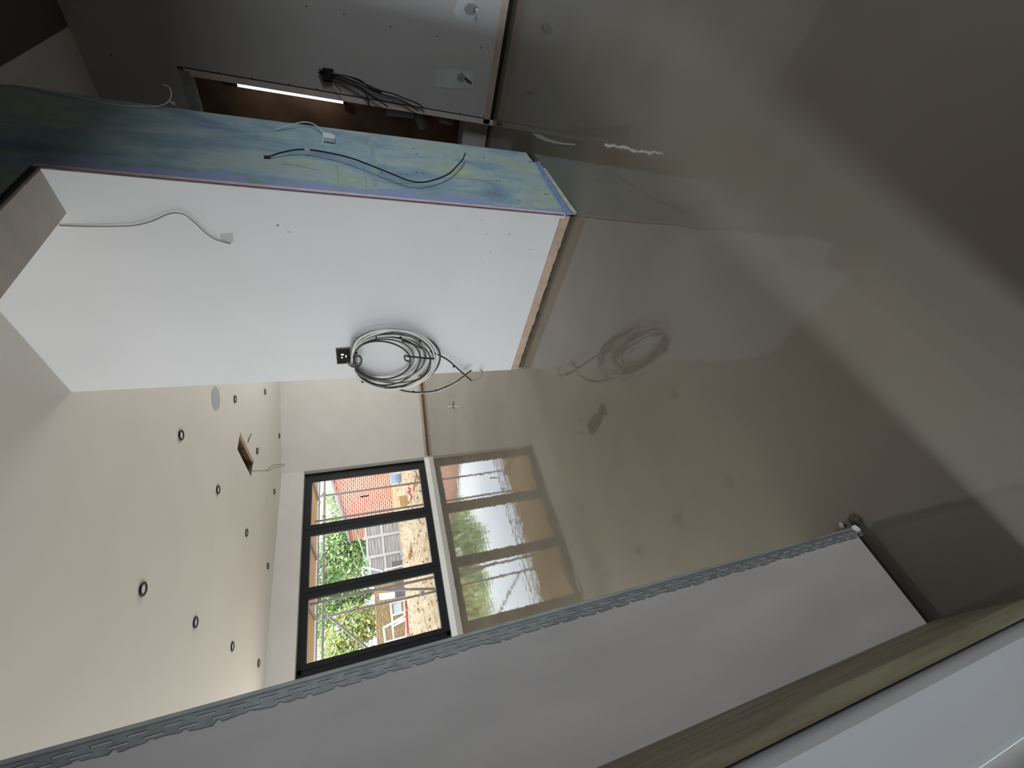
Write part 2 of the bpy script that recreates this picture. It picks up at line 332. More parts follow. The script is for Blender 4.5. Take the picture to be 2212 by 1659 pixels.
# ================================================================== WINDOW
w = bpy.data.objects.new('window_1', None); w.location = (2.65, 7.39, .086); COL.objects.link(w); w['kind'] = 'structure'; w['label'] = 'three-pane black aluminium window'
FY0, FY1 = 7.385, 7.46
def wp(name, bm, m): return reparent(mesh_obj(name, bm, m), w)
bm = bmesh.new()
box(bm, (1.105, FY0, .086), (4.205, FY1, .15)); box(bm, (1.105, FY0, 2.19), (4.205, FY1, 2.246)); box(bm, (1.03, FY0, .086), (1.16, FY1, 2.246)); box(bm, (2.072, FY0-.01, .15), (2.231, FY1-.012, 2.19)); box(bm, (3.076, FY0-.01, .15), (3.241, FY1-.012, 2.19)); box(bm, (4.2, FY0+.02, .086), (4.26, FY1+.05, 2.26)); box(bm, (1.0, FY0+.02, 2.23), (4.26, FY1+.05, 2.27)); box(bm, (4.145, FY0, .15), (4.205, FY1, 2.19))
wp('window_frame', bm, M_frame)
gm = bpy.data.materials.new('clear_glass'); gm.use_nodes = True; t = gm.node_tree; t.nodes.clear()
o_ = t.nodes.new('ShaderNodeOutputMaterial'); tr = t.nodes.new('ShaderNodeBsdfTransparent'); gl = t.nodes.new('ShaderNodeBsdfGlossy'); gl.inputs['Roughness'].default_value = .01
mx = t.nodes.new('ShaderNodeMixShader'); fr = t.nodes.new('ShaderNodeFresnel'); fr.inputs[0].default_value = 1.45
tr.inputs[0].default_value = (.96, .98, .97, 1)
t.links.new(fr.outputs[0], mx.inputs[0]); t.links.new(tr.outputs[0], mx.inputs[1]); t.links.new(gl.outputs[0], mx.inputs[2]); t.links.new(mx.outputs[0], o_.inputs[0])
for x0, x1 in ((1.219, 2.068), (2.235, 3.072), (3.245, 4.09)):
    bm = bmesh.new(); f = .085; zb, zt = .209, 2.135; X0, X1 = x0-f+.01, x1+f-.01
    if x0 < 1.3: X0 = 1.15
    if x1 > 4: X1 = 4.15
    box(bm, (X0, FY0-.015, .14), (X1, FY1-.01, zb)); box(bm, (X0, FY0-.015, zt), (X1, FY1-.01, 2.2)); box(bm, (X0, FY0-.015, zb), (x0, FY1-.01, zt)); box(bm, (x1, FY0-.015, zb), (X1, FY1-.01, zt))
    s = wp('sash', bm, M_frame)
    bm = bmesh.new(); v = [bm.verts.new(p) for p in ((x0, FY0+.03, zb), (x1, FY0+.03, zb), (x1, FY0+.03, zt), (x0, FY0+.03, zt))]; bm.faces.new(v)
    g = mesh_obj('glass', bm, gm); g.parent = s
    bm = bmesh.new(); e = .007; box(bm, (x0, FY0+.024, zb), (x1, FY0+.029, zb+e)); box(bm, (x0, FY0+.024, zt-e), (x1, FY0+.029, zt)); box(bm, (x0, FY0+.024, zb+e), (x0+e, FY0+.029, zt-e)); box(bm, (x1-e, FY0+.024, zb+e), (x1, FY0+.029, zt-e))
    g2 = mesh_obj('spacer_bar', bm, M_galv); g2.parent = s
bm = bmesh.new(); box(bm, (3.62, FY0-.03, 1.17), (3.64, FY0-.014, 1.32)); wp('window_handle', bm, M_frame)

# ================================================================== OBJECTS
# --- perforated corner bead
def bead():
    z0, z1 = .012, 2.17; root = empty('corner_bead', (XL, YL, 0), 'perforated galvanised metal corner bead up the edge of the near wall', 'corner bead')
    bm = bmesh.new(); tube(bm, [(XL-.004, YL-.001, z0), (XL-.004, YL-.001, z1)], .0036, 10); smooth(reparent(mesh_obj('bead_nose', bm, mat('plastered_nose', lin((176, 180, 174))[:3], .5, noise_amt=.3, nscale=25)), root))
    xs = [XL-.006, XL-.011, XL-.0135, XL-.0175, XL-.020]
    bm = bmesh.new(); pitch, sl = .036, .021; random.seed(4)
    z = z0; rows = []
    step = .003; N = int((z1-z0)/step); V = {}
    edge = [0]*(N+1); e = .0255
    for i in range(N+1):
        zz = z0+i*step; ph = (zz/pitch) % 1
        e2 = .0240+.0035*noise.noise(Vector((zz*22, 0, 1)))+.0012*noise.noise(Vector((zz*130, 0, 3)))
        if ph > .78: e2 -= .004*math.sin((ph-.78)/.22*PI)
        edge[i] = e2
    def vx(i, j):
        if (i, j) not in V:
            cols = xs+[XL-max(edge[i], .0212)]
            V[(i, j)] = bm.verts.new((cols[j], YL-.0022, z0+i*step))
        return V[(i, j)]
    for i in range(N):
        zz = z0+(i+.5)*step; a = (zz/pitch) % 1; b = (zz/pitch+.5) % 1
        for j in range(5):
            if j == 1 and a < sl/pitch: continue
            if j == 3 and b < sl/pitch: continue
            bm.faces.new((vx(i, j), vx(i, j+1), vx(i+1, j+1), vx(i+1, j)))
    r = bmesh.ops.extrude_face_region(bm, geom=bm.faces[:]); bmesh.ops.translate(bm, verts=[g for g in r['geom'] if isinstance(g, bmesh.types.BMVert)], vec=(0, .0016, 0))
    bmesh.ops.recalc_face_normals(bm, faces=bm.faces)
    reparent(mesh_obj('bead_wing', bm, M_galv), root)
bead()
# plaster dab and mortar lumps at the foot of the bead
def lump(name, c, r, m, sq=(1, 1, 1), seed=0, sub=2):
    bm = bmesh.new(); bmesh.ops.create_icosphere(bm, subdivisions=sub, radius=r)
    for v in bm.verts:
        v.co *= 1+.45*noise.noise(v.co*(1.6/r)+Vector((seed, 0, 0))); v.co = Vector((v.co.x*sq[0], v.co.y*sq[1], v.co.z*sq[2]))
        v.co += Vector(c)
    return mesh_obj(name, bm, m)
tag(lump('plaster_dab', tuple(at(1, YL-.004, 1849, 1143)), .011, mat('white_plaster', lin((226, 230, 226))[:3], .8), (.9, .4, 1), 3), 'white dab of plaster at the foot of the perforated bead', 'plaster dab')
tag(lump('mortar_lump', tuple(Vector((.122, .762, .006))), .012, M_mortar, (1.3, 1, .6), 8), 'dark mortar lump on the floor at the near wall corner', 'mortar lump')
tag(lump('plaster_crumb', tuple(at(2, .004, 1818, 1135)), .006, M_cream, (1.3, 1, .7), 9), 'small pale plaster crumb on the wet floor just beyond the perforated bead', 'plaster crumb')

# --- downlights
def downlight(x, y):
    root = empty('downlight', (x, y, ZC), '', 'downlight', 'recessed downlights in the far ceiling')
    bm = bmesh.new(); n = 28
    ring = [(.047, 0), (.047, -.009), (.041, -.013), (.030, -.010), (.029, -.001)]
    for k in range(n):
        for i in range(len(ring)): pass
    vs = [[bm.verts.new((r*math.cos(2*PI*k/n), r*math.sin(2*PI*k/n), z)) for r, z in ring] for k in range(n)]
    for k in range(n):
        A, B = vs[k], vs[(k+1) % n]
        for i in range(len(ring)-1): bm.faces.new((A[i], A[i+1], B[i+1], B[i]))
    bmesh.ops.recalc_face_normals(bm, faces=bm.faces)
    o = smooth(mesh_obj('trim_ring', bm, M_black)); o.parent = root
    bm = bmesh.new(); bmesh.ops.create_cone(bm, cap_ends=True, segments=24, radius1=.0285, radius2=.0285, depth=.006); bmesh.ops.translate(bm, verts=bm.verts, vec=(0, 0, -.004))
    o2 = mesh_obj('lamp_face', bm, M_downface); o2.parent = root
    return root
M_downface = mat('lamp_lens', lin((226, 226, 228))[:3], .35, metal=.3)
dl = [(1.261, 3.461, 'nearest downlight of the row closest to the perforated corner bead'), (1.269, 4.496, 'second downlight of the row closest to the perforated corner bead'),
      (1.271, 5.644, 'third downlight of the row closest to the perforated corner bead'), (1.279, 6.86, 'downlight nearest the window in the row closest to the perforated corner bead'),
      (2.491, 3.421, 'large-looking black-ringed downlight nearest the camera left of the round speaker grille'), (2.505, 4.452, 'black-ringed downlight left of the ceiling hatch hole'),
      (2.512, 5.628, 'small downlight one row out from the bead row, beyond the hatch'), (2.503, 6.871, 'downlight near the window above its middle mullion'),
      (3.722, 4.462, 'black-ringed downlight right beside the grey round speaker grille'), (3.709, 5.627, 'downlight just beyond the open ceiling hatch'),
      (3.684, 6.84, 'downlight near the window beside the pale round grille'), (4.816, 5.636, 'downlight by the white partition, rightmost in the far ceiling'),
      (4.77, 6.82, 'tiny downlight in the far right corner of the ceiling')]
src = downlight(*dl[0][:2]); src['label'] = dl[0][2]
for x, y, lab in dl[1:]:
    c = src.copy(); COL.objects.link(c); c.location = (x, y, ZC); c['label'] = lab
    for ch in src.children:
        d = ch.copy(); COL.objects.link(d); d.parent = c
# round grilles
def disc(name, x, y, r, m, label):
    bm = bmesh.new(); bmesh.ops.create_cone(bm, cap_ends=True, segments=48, radius1=r*.985, radius2=r, depth=.005); bmesh.ops.translate(bm, verts=bm.verts, vec=(x, y, ZC-.0025))
    return tag(mesh_obj(name, bm, m), label, 'ceiling speaker', 'round ceiling speakers')
disc('ceiling_speaker', 3.31, 3.935, .125, mat('grey_mesh', lin((168, 172, 178))[:3], .9), 'grey round ceiling speaker patch close to the white partition')
disc('ceiling_speaker', 3.295, 6.42, .125, mat('pale_mesh', lin((206, 204, 196))[:3], .9), 'pale round ceiling speaker patch near the window')
# hatch
h = empty('ceiling_hatch', ((hx0+hx1)/2, (hy0+hy1)/2, ZC), 'open rectangular hole in the ceiling showing brown timber joists', 'ceiling hatch')
hz = ZC+.22
def hp(name, a, b, m): return reparent(mesh_obj(name, BOX(a, b), m), h)
M_joist = mat('brown_joist', lin((128, 102, 82))[:3], .8, col2=lin((92, 66, 48))[:3], nscale=6, stretch=(1, 1, 8))
hp('joist', (hx1, hy0-.02, ZC+.012), (hx1+.045, hy1+.02, hz), M_joist); hp('joist', (hx0-.045, hy0-.02, ZC+.012), (hx0, hy1+.02, hz), M_joist)
hp('noggin', (hx0, hy1, ZC+.012), (hx1, hy1+.045, hz), M_joist); hp('noggin', (hx0, hy0-.045, ZC+.012), (hx1, hy0, hz), M_joist)
hp('deck_board', (hx0-.05, hy0-.05, hz), (hx1+.05, hy1+.05, hz+.02), M_brown)
hp('cut_edge', (hx1-.004, hy0, ZC), (hx1, hy1, ZC+.03), M_paper)
def cable(name, P, r, m, label=None, cat='cable', group=None, k=6, n=8, parent=None):
    bm = bmesh.new(); tube(bm, catmull(P, k), r, n); o = smooth(mesh_obj(name, bm, m))
    if parent: reparent(o, parent)
    else: tag(o, label, cat, group)
    return o
# wires out of the hatch
A = lambda x, y, Y: at(1, Y, x, y)
cable('hanging_wire', [Vector((3.30, 5.15, ZC+.15)), A(532, 960, 5.2), A(538, 947, 5.15), A(543, 937, 5.1)], .0055, M_dkgrey, 'short dark wire sticking out of the ceiling hatch', 'wire', 'wires out of the ceiling hatch')
cable('hanging_wire', [Vector((3.30, 5.5, ZC+.1)), A(545, 1018, 5.45), A(556, 1017, 5.4), A(575, 1016, 5.4), A(585, 1009, 5.4), A(592, 1005, 5.4), A(613, 1003, 5.4), A(612, 1007, 5.4), A(594, 1010, 5.4), A(583, 1016, 5.4), A(575, 1018, 5.4)], .0045, M_grey_cable, 'looped grey wire dangling from the ceiling hatch towards the window', 'wire', 'wires out of the ceiling hatch')

# --- white partition: back box and cable coil
XF = XW
bx = empty('back_box', tuple(at(0, XF, 740, 768)), 'small metal electrical back box in the white partition above the cable coil', 'electrical box')
c4 = [at(0, XF, *p) for p in ((725, 752), (756, 750), (759, 784), (728, 786))]
def quad_frame(bm, c, wd, x0, x1):
    cen = sum(c, Vector())/4
    inn = [p.lerp(cen, wd) for p in c]
    for i in range(4):
        a, b, ci, di = c[i], c[(i+1) % 4], inn[(i+1) % 4], inn[i]
        prism(bm, [(x1, p.y, p.z) for p in (a, b, ci, di)], (x0-x1, 0, 0))
    return inn
bm = bmesh.new(); inn = quad_frame(bm, c4, .12, XF-.004, XF+.002); reparent(mesh_obj('box_rim', bm, M_dkgrey), bx)
bm = bmesh.new(); prism(bm, [(XF-.001, p.y, p.z) for p in inn], (.002, 0, 0)); reparent(mesh_obj('box_shade_plate', bm, M_dark), bx)  # dark plate stands in for the shade inside the box
cen = sum(c4, Vector())/4
bm = bmesh.new()
for (dy, dz, sy, sz) in ((-.012, .006, .012, .016), (.014, .010, .010, .010), (.004, -.014, .020, .006)):
    box(bm, (XF-.003, cen.y+dy-sy/2, cen.z+dz-sz/2), (XF-.001, cen.y+dy+sy/2, cen.z+dz+sz/2))
reparent(mesh_obj('screw_lug', bm, M_chrome), bx)
coil = empty('cable_coil', tuple(at(0, XF, 762, 785)), 'big coil of grey cables hanging from the metal box on the white partition', 'cable coil')
ell = [(853, 775, 98, 60, 0), (848, 772, 90, 56, 3), (843, 779, 86, 58, -2), (838, 772, 80, 49, 2), (832, 779, 76, 52, -3), (828, 775, 66, 43, 0), (824, 778, 62, 41, 4), (850, 777, 96, 63, -2), (845, 782, 90, 58, 2), (835, 769, 84, 55, 0), (846, 776, 92, 64, 1)]
for i, (cx, cy, a, b, rot) in enumerate(ell):
    x = XF-.010-.0055*i; P = []
    random.seed(30+i); ph = random.random()*6
    for k in range(40):
        th = 2*PI*k/40; rr = 1+.018*math.sin(3*th+ph)
        ex, ey = a*rr*math.cos(th), b*rr*math.sin(th); c_, s_ = math.cos(math.radians(rot)), math.sin(math.radians(rot))
        px, py = cx+ex*c_-ey*s_, cy+ex*s_+ey*c_
        px += 6*math.exp(-((px-752)/12)**2)
        P.append(at(0, x+.006*math.sin(2*th+ph), px, py))
    mm = [M_dkgrey, M_grey_cable, M_dkgrey, M_grey_cable, M_dkgrey, M_grey_cable, M_dkgrey, M_wcable, M_wcable, M_grey_cable, M_wcable][i]
    bm = bmesh.new(); tube(bm, P, .0052, 8, True); smooth(reparent(mesh_obj('cable_loop', bm, mm), coil))
def coilpart(name, pts, r, m, x=XF-.03):
    bm = bmesh.new(); tube(bm, catmull([at(0, x-(p[2] if len(p) > 2 else 0), p[0], p[1]) for p in pts], 6), r, 8); return smooth(reparent(mesh_obj(name, bm, m), coil))
coilpart('cable_tail', [(868, 736), (888, 742), (910, 752), (932, 760), (950, 768), (968, 778), (985, 793), (1002, 808), (1018, 822)], .0062, M_dkgrey, XF-.05)
coilpart('cable_tail', [(830, 838), (852, 838), (872, 844), (893, 847), (915, 847), (940, 844), (962, 836), (985, 825), (1002, 812), (1018, 800)], .0058, M_dkgrey, XF-.05)
coilpart('cable_tail', [(835, 836), (860, 841), (893, 849), (915, 849), (943, 846), (965, 837), (985, 827), (1000, 812), (1010, 800)], .0042, M_wcable, XF-.046)
coilpart('cable_tail', [(1012, 818), (1020, 821), (1030, 819), (1040, 812), (1042, 803), (1036, 798)], .0036, M_grey_cable, XF-.03)
coilpart('cable_tie', [(874, 768), (884, 770), (903, 772), (920, 774), (938, 775)], .0055, M_black, XF-.07)
coilpart('cable_tie', [(873, 770), (876, 778), (885, 781)], .0045, M_black, XF-.07)
coilpart('knot', [(752, 786), (762, 792), (776, 790), (781, 778), (776, 769), (768, 772), (764, 784), (768, 796)], .0058, M_dkgrey, XF-.07)
coilpart('knot', [(750, 782), (757, 788), (770, 788), (779, 784)], .005, M_grey_cable, XF-.075)
for (px, py) in ((813, 729), (865, 729), (907, 738), (770, 763), (893, 846), (943, 843), (962, 836), (753, 775), (783, 825), (980, 792)):
    p = at(0, XF-.055, px, py); bm = bmesh.new(); bmesh.ops.create_icosphere(bm, subdivisions=2, radius=.0078); bmesh.ops.translate(bm, verts=bm.verts, vec=p)
    reparent(mesh_obj('tape_band', bm, M_black), coil)
# thin cable high on the white partition and its patch of filler
lo = [(128, 487), (180, 489), (240, 489), (290, 487), (330, 477), (362, 463), (382, 460), (402, 466), (425, 485), (445, 504), (465, 517), (497, 527)]
tc_ = empty('loose_cable', tuple(at(0, XF, 400, 470)), 'thin grey cable hanging loose down the upper white partition', 'cable')
bm = bmesh.new(); tube(bm, catmull([at(0, XF-.005-.012*math.sin(PI*i/11), *p) for i, p in enumerate(lo)], 6), .0022, 6); smooth(reparent(mesh_obj('cable_sheath', bm, mat('pale_grey_cable', lin((120, 118, 106))[:3], .5)), tc_))
bm = bmesh.new(); prism(bm, [p for p in poly_on(0, XF-.0008, [(474, 505), (503, 503), (505, 520), (497, 528), (478, 519)])], (.0006, 0, 0)); reparent(mesh_obj('filler_patch', bm, mat('thin_filler', lin((200, 202, 202))[:3], .8, noise_amt=.15, nscale=90)), tc_)
# faint plaster marks on the partition
M_mark = mat('grey_smudge', lin((150, 154, 158))[:3], .8)
for i, (px, py, r) in enumerate([(1100, 506, .006), (623, 501, .005), (600, 487, .006), (1052, 505, .004), (1146, 539, .005), (1187, 549, .006), (1060, 545, .003), (1042, 475, .003), (990, 498, .003), (1039, 558, .003)]):
    bm = bmesh.new(); bmesh.ops.create_cone(bm, cap_ends=True, segments=10, radius1=r, radius2=r*.8, depth=.0012, matrix=Matrix.Translation(at(0, XF-.0004, px, py)) @ Matrix.Rotation(PI/2, 4, 'Y') @ Matrix.Diagonal((1, .7, 1, 1)))
    o = mesh_obj('smudge', bm, M_mark); reparent(o, bpy.data.objects['wall_partition'])

# --- green face: cables
G = lambda x, y, o=.006: at(1, YG-o, x, y)
wc = empty('white_cable', tuple(G(370, 222)), 'long white cable with a cream connector on the dark upper part of the green board', 'cable')
P = [G(0, 182), G(60, 187), (G(120, 200)), G(180, 212), G(240, 225), G(290, 230), G(335, 230), G(358, 224), G(368, 213, .02), G(370, 200, .03), G(364, 188, .04), G(350, 182, .05)]
bm = bmesh.new(); tube(bm, catmull(P, 6), .0024, 8); smooth(reparent(mesh_obj('cable_sheath', bm, M_wcable), wc))
a_, b_ = G(364, 220), G(376, 224); bm = bmesh.new(); tube(bm, [a_, b_], [.005, .009], 10); reparent(mesh_obj('connector', bm, mat('cream_plastic', lin((206, 206, 184))[:3], .5)), wc)
wl = empty('white_looped_cable', tuple(G(700, 300)), 'short white cable bent into a loop with a clear connector on the green board', 'cable')
P = [G(592, 281, .003), G(605, 277, .012), G(630, 269, .02), G(655, 264, .025), G(672, 266, .025), G(688, 275, .02), G(697, 288, .015), G(698, 302, .01), G(696, 314, .006)]
bm = bmesh.new(); tube(bm, catmull(P, 6), .0026, 8); smooth(reparent(mesh_obj('cable_sheath', bm, M_wcable), wl))
bm = bmesh.new(); prism(bm, [G(*p, .006) for p in ((699, 294), (716, 297), (725, 302), (723, 309), (700, 305))], (0, -.02, 0)); reparent(mesh_obj('connector', bm, M_wcable), wl)
bc = empty('black_cable', tuple(G(580, 338)), 'long black cable curving down the middle of the blue-green board', 'cable')
P = [G(572, 340, .002), G(585, 337, .01), G(610, 329, .02), G(645, 323, .025), G(680, 325, .03), G(720, 332, .035), G(760, 342, .04), G(800, 357, .04), G(840, 373, .04), G(880, 389, .035), G(910, 394, .03), G(940, 388, .03), G(968, 376, .035), G(985, 361, .04), G(999, 345, .045), G(1005, 331, .05)]
bm = bmesh.new(); tube(bm, catmull(P, 6), .0035, 8); smooth(reparent(mesh_obj('cable_sheath', bm, M_black), bc))
bm = bmesh.new(); tube(bm, [G(570, 339, .006), G(584, 339, .008)], .0065, 10); reparent(mesh_obj('rubber_grommet', bm, mat('brown_rubber', lin((70, 56, 60))[:3], .6)), bc)
bm = bmesh.new(); p = G(664, 324, .027); box(bm, p-Vector((.006, .004, .011)), p+Vector((.006, .006, .011))); reparent(mesh_obj('cable_clip', bm, M_wcable), bc)
# drawn pencil curves and nicks on the board
GW = bpy.data.objects['wall_front']
M_pencil = mat('pencil_scratch', lin((96, 124, 124))[:3], .8)
for P in ([(800, 388), (850, 396), (900, 395), (950, 385), (985, 369), (1000, 355)], [(980, 385), (1020, 387), (1050, 391), (1080, 390)], [(784, 355), (788, 375), (791, 403)], [(726, 357), (730, 372), (730, 386)], [(610, 354), (650, 360), (690, 369)]):
    bm = bmesh.new(); tube(bm, catmull([G(*q, .0002) for q in P], 4), .0011, 4); reparent(mesh_obj('scratch', bm, M_pencil), GW)
M_nick = mat('dark_nick', lin((52, 54, 70))[:3], .8)
for (px, py, l) in ((1180, 420, 5), (1122, 433, 2.5), (1080, 392, 2), (1073, 391, 2), (825, 373, 2), (900, 373, 2.5), (913, 374, 3), (1146, 350, 3.5), (1016, 441, 2.5), (880, 376, 1.5), (892, 321, 2), (900, 333, 2), (1045, 341, 2.5), (1210, 436, 2.5)):
    bm = bmesh.new(); tube(bm, [G(px-l, py-l*.3, .0), G(px+l, py+l*.3, .0)], .0022, 6); reparent(mesh_obj('nick', bm, M_nick), GW)
bm = bmesh.new(); prism(bm, poly_on(1, YG-.0008, [(794, 287), (803, 288), (806, 310), (812, 345), (817, 400), (806, 402), (802, 350), (797, 312)]), (0, .0006, 0)); reparent(mesh_obj('filler_smear', bm, mat('pale_filler', lin((168, 188, 190))[:3], .7, noise_amt=.2, nscale=30)), GW)

# --- right wall: junction box with black cables, pipe stub, cable hole, screws
R = lambda x, y, o=.006: at(0, XR-o, x, y)
jb = empty('junction_box', tuple(R(705, 160)), 'black tangled junction box on the grey plasterboard wall', 'electrical box')
bm = bmesh.new(); c4 = [at(0, XR-.002, *p) for p in ((697, 146), (720, 149), (717, 177), (698, 174))]
inn = quad_frame(bm, c4, .18, XR-.02, XR+.001); reparent(mesh_obj('box_rim', bm, M_black), jb)
bm = bmesh.new(); prism(bm, poly_on(0, XR-.004, [(699, 164), (712, 166), (713, 174), (699, 173)]), (.003, 0, 0)); reparent(mesh_obj('box_plate', bm, M_pipe), jb)
bm = bmesh.new(); random.seed(11)
for k in range(5):
    tube(bm, catmull([R(686+random.uniform(0, 8), 155+random.uniform(-5, 5), .02)]+[R(700+random.uniform(-8, 10), 157+random.uniform(-9, 9), random.uniform(.02, .05)) for _ in range(4)], 5), .0035, 6)
reparent(mesh_obj('wire_tangle', bm, M_black), jb)
black = [[(703, 158), (730, 161), (760, 168), (790, 182), (820, 195), (850, 203), (880, 215), (902, 224), (917, 235)],
         [(703, 160), (735, 166), (770, 178), (800, 193), (830, 205), (860, 213), (878, 222), (903, 240)],
         [(706, 164), (735, 172), (765, 184), (788, 197), (812, 213), (838, 231)],
         [(706, 163), (730, 169), (760, 182), (785, 196), (794, 213), (798, 232)],
         [(708, 162), (722, 180), (737, 198)], [(703, 157), (740, 163), (775, 172), (800, 190), (825, 200)]]
for i, P in enumerate(black):
    bm = bmesh.new(); tube(bm, catmull([R(p[0], p[1], .012+.012*math.sin(PI*j/len(P))+.003*i) for j, p in enumerate(P)], 6), .0044 if i != 4 else .003, 7)
    smooth(reparent(mesh_obj('cable', bm, M_black), jb))
M_halo = mat('plaster_halo', lin((206, 208, 208))[:3], .8, noise_amt=.15, nscale=12)
M_disc = mat('sealant', lin((150, 148, 142))[:3], .8)
def blob(ax, val, cx, cy, a, b, m, name, parent, th=.0008, n=24, wob=.15, seed=0):
    pts = [at(ax, val, cx+a*math.cos(t)*(1+wob*noise.noise(Vector((math.cos(t)*1.5, math.sin(t)*1.5, seed)))), cy+b*math.sin(t)*(1+wob*noise.noise(Vector((math.sin(t)*2, math.cos(t)*2, seed))))) for t in [2*PI*k/n for k in range(n)]]
    bm = bmesh.new(); off = Vector((0, 0, 0)); off[ax] = th; prism(bm, pts, off); return reparent(mesh_obj(name, bm, m), parent)
ps = empty('pipe_stub', tuple(R(1028, 22)), 'white capped pipe stub poking out of filler near the foot of the grey wall', 'pipe stub')
blob(0, XR-.0012, 1005, 22, 24, 26, M_halo, 'filler_patch', ps, seed=2, wob=.5); blob(0, XR-.002, 1017, 20, 14, 13, M_disc, 'sealant_ring', ps, seed=4)
bm = bmesh.new(); cyl(bm, R(1024, 22, -.005), R(1030, 22, .03), .012, 16); reparent(mesh_obj('pipe', bm, M_pipe), ps)
bm = bmesh.new(); bmesh.ops.create_uvsphere(bm, u_segments=14, v_segments=8, radius=.012); bmesh.ops.translate(bm, verts=bm.verts, vec=R(1030, 22, .032)); smooth(reparent(mesh_obj('pipe_cap', bm, M_wcable), ps))
ch = empty('cable_hole', tuple(R(1010, 172)), 'small dark cable hole in a square patch of filler near the shaft opening', 'cable hole')
pts = [(940, 150), (975, 148), (1022, 155), (1024, 190), (985, 192), (944, 188)]
bm = bmesh.new(); prism(bm, poly_on(0, XR-.0012, pts), (.0008, 0, 0)); reparent(mesh_obj('filler_patch', bm, M_halo), ch)
blob(0, XR-.002, 996, 168, 9, 10, M_disc, 'sealant_ring', ch, seed=6)
bm = bmesh.new(); tube(bm, [R(1004, 168, .004), R(1012, 174, .008), R(1019, 180, .004)], [.006, .005, .003], 7); reparent(mesh_obj('cable_end', bm, M_dark), ch)
WR = bpy.data.objects['wall_right']
for (px, py) in ((662, 13), (743, 31), (844, 57), (945, 79), (1039, 103), (1071, 104), (684, 192), (765, 206), (848, 219), (993, 244), (1045, 252), (473, 156), (544, 169), (624, 182), (240, 118)):
    bm = bmesh.new(); cyl(bm, R(px, py, -.001), R(px, py, .001), .0042, 8); reparent(mesh_obj('screw', bm, M_dark), WR)
struct('trim_17', BOX((XR-.0005, 1.040, .03), (XR+.01, 1.046, HZ+.035)), M_dark)
# --- inside the shaft
lt = empty('tube_light', (XR+.10, 1.12, 1.15), 'bright white tube light standing in the shaft opening', 'light')
Lb, Lt = at(0, XR+.11, 741, 216), at(0, XR+.11, 512, 178)
bm = bmesh.new(); box(bm, (XR+.10, Lb.y-.035, Lb.z), (XR+.135, Lb.y+.022, Lt.z)); reparent(mesh_obj('diffuser', bm, M_led), lt)
bm = bmesh.new(); box(bm, (XR+.10, Lb.y-.035, Lb.z-.03), (XR+.135, Lb.y+.022, Lb.z)); reparent(mesh_obj('end_cap', bm, M_frame), lt)
bm = bmesh.new(); box(bm, (XR+.10, Lb.y-.035, Lt.z), (XR+.135, Lb.y+.022, Lt.z+.10)); reparent(mesh_obj('end_cap', bm, M_dkgrey), lt)
XS = XR+.275
S2 = lambda x, y, o=0: at(0, XS-o, x, y)
tag(mesh_obj('stained_bracket', (lambda b: (prism(b, poly_on(0, XS-.002, [(744, 222), (760, 224), (768, 240), (764, 246), (754, 244), (748, 240), (744, 236)]), (.002, 0, 0)), b)[1])(bmesh.new()), mat('rust_brown', lin((74, 36, 20))[:3], .8)), 'rusty dark brown bracket on the shaft board below the tube light', 'bracket')
for nm, a, b, r, lab in (('waste_pipe', (835, 236), (893, 242), .045, 'fat grey waste pipe lying high in the shaft opening'),
                         ('pipe_elbow', (903, 240), (915, 275), .045, 'grey pipe elbow hanging down in the middle of the shaft opening')):
    p, q_ = S2(*a, .07), S2(*b, .07); bm = bmesh.new()
    P = [p, p.lerp(q_, .5), q_]
    tube(bm, P, r, 20); bmesh.ops.bevel(bm, geom=[e for e in bm.edges if e.calc_face_angle(0) > 1.2], offset=.008, segments=2, affect='EDGES')
    tag(smooth(mesh_obj(nm, bm, M_pipe)), lab, 'pipe', 'grey pipes in the shaft')
p, q_ = S2(950, 255, .06), S2(978, 262, .06); bm = bmesh.new(); tube(bm, [p, q_], .035, 18)
tag(smooth(mesh_obj('pipe_collar', bm, M_pipe)), 'short grey pipe collar above the boxed pipe in the shaft', 'pipe', 'grey pipes in the shaft')
pb = [S2(992, 262, .02), S2(1045, 268, .02)]
y0 = 1.10; bm = bmesh.new(); box(bm, (XR+.06, y0, .02), (XR+.24, 1.55, pb[0].z)); tag(mesh_obj('pipe_boxing', bm, M_board), 'plain grey boxing around the pipes at the foot of the shaft', 'pipe boxing')
# thin pale floor streak beside the shaft
bm = bmesh.new(); prism(bm, poly_on(2, .0006, [(1150, 288), (1165, 290), (1185, 300), (1215, 308), (1245, 311), (1240, 314), (1205, 312), (1180, 306), (1160, 298)]), (0, 0, .0008))
tag(mesh_obj('pale_streak', bm, mat('pale_streak_mat', lin((190, 186, 176))[:3], .8, noise_amt=.3, nscale=40)), 'pale streak on the floor between green board and grey wall', 'plaster smear')
# level marker on the far floor
mk = empty('level_marker', tuple(at(2, 0, 978, 877)), 'small tripod level marker standing in the wet floor near the back wall', 'level marker')
c = at(2, 0, 980, 876)
bm = bmesh.new()
for (dx, dy) in ((.035, -.05), (-.05, .02), (.06, .05)): tube(bm, [c+Vector((0, 0, .012)), c+Vector((dx, dy, .001))], .004, 6)
reparent(mesh_obj('tripod_foot', bm, M_dkgrey), mk)
bm = bmesh.new(); tube(bm, catmull([at(2, .004, 967, 880), at(2, .006, 976, 877), at(2, .006, 990, 879)], 4), .0035, 6); reparent(mesh_obj('white_strip', bm, M_wcable), mk)
bm = bmesh.new(); tube(bm, [c, c+Vector((0, 0, .05))], .003, 6); reparent(mesh_obj('pin', bm, M_pipe), mk)
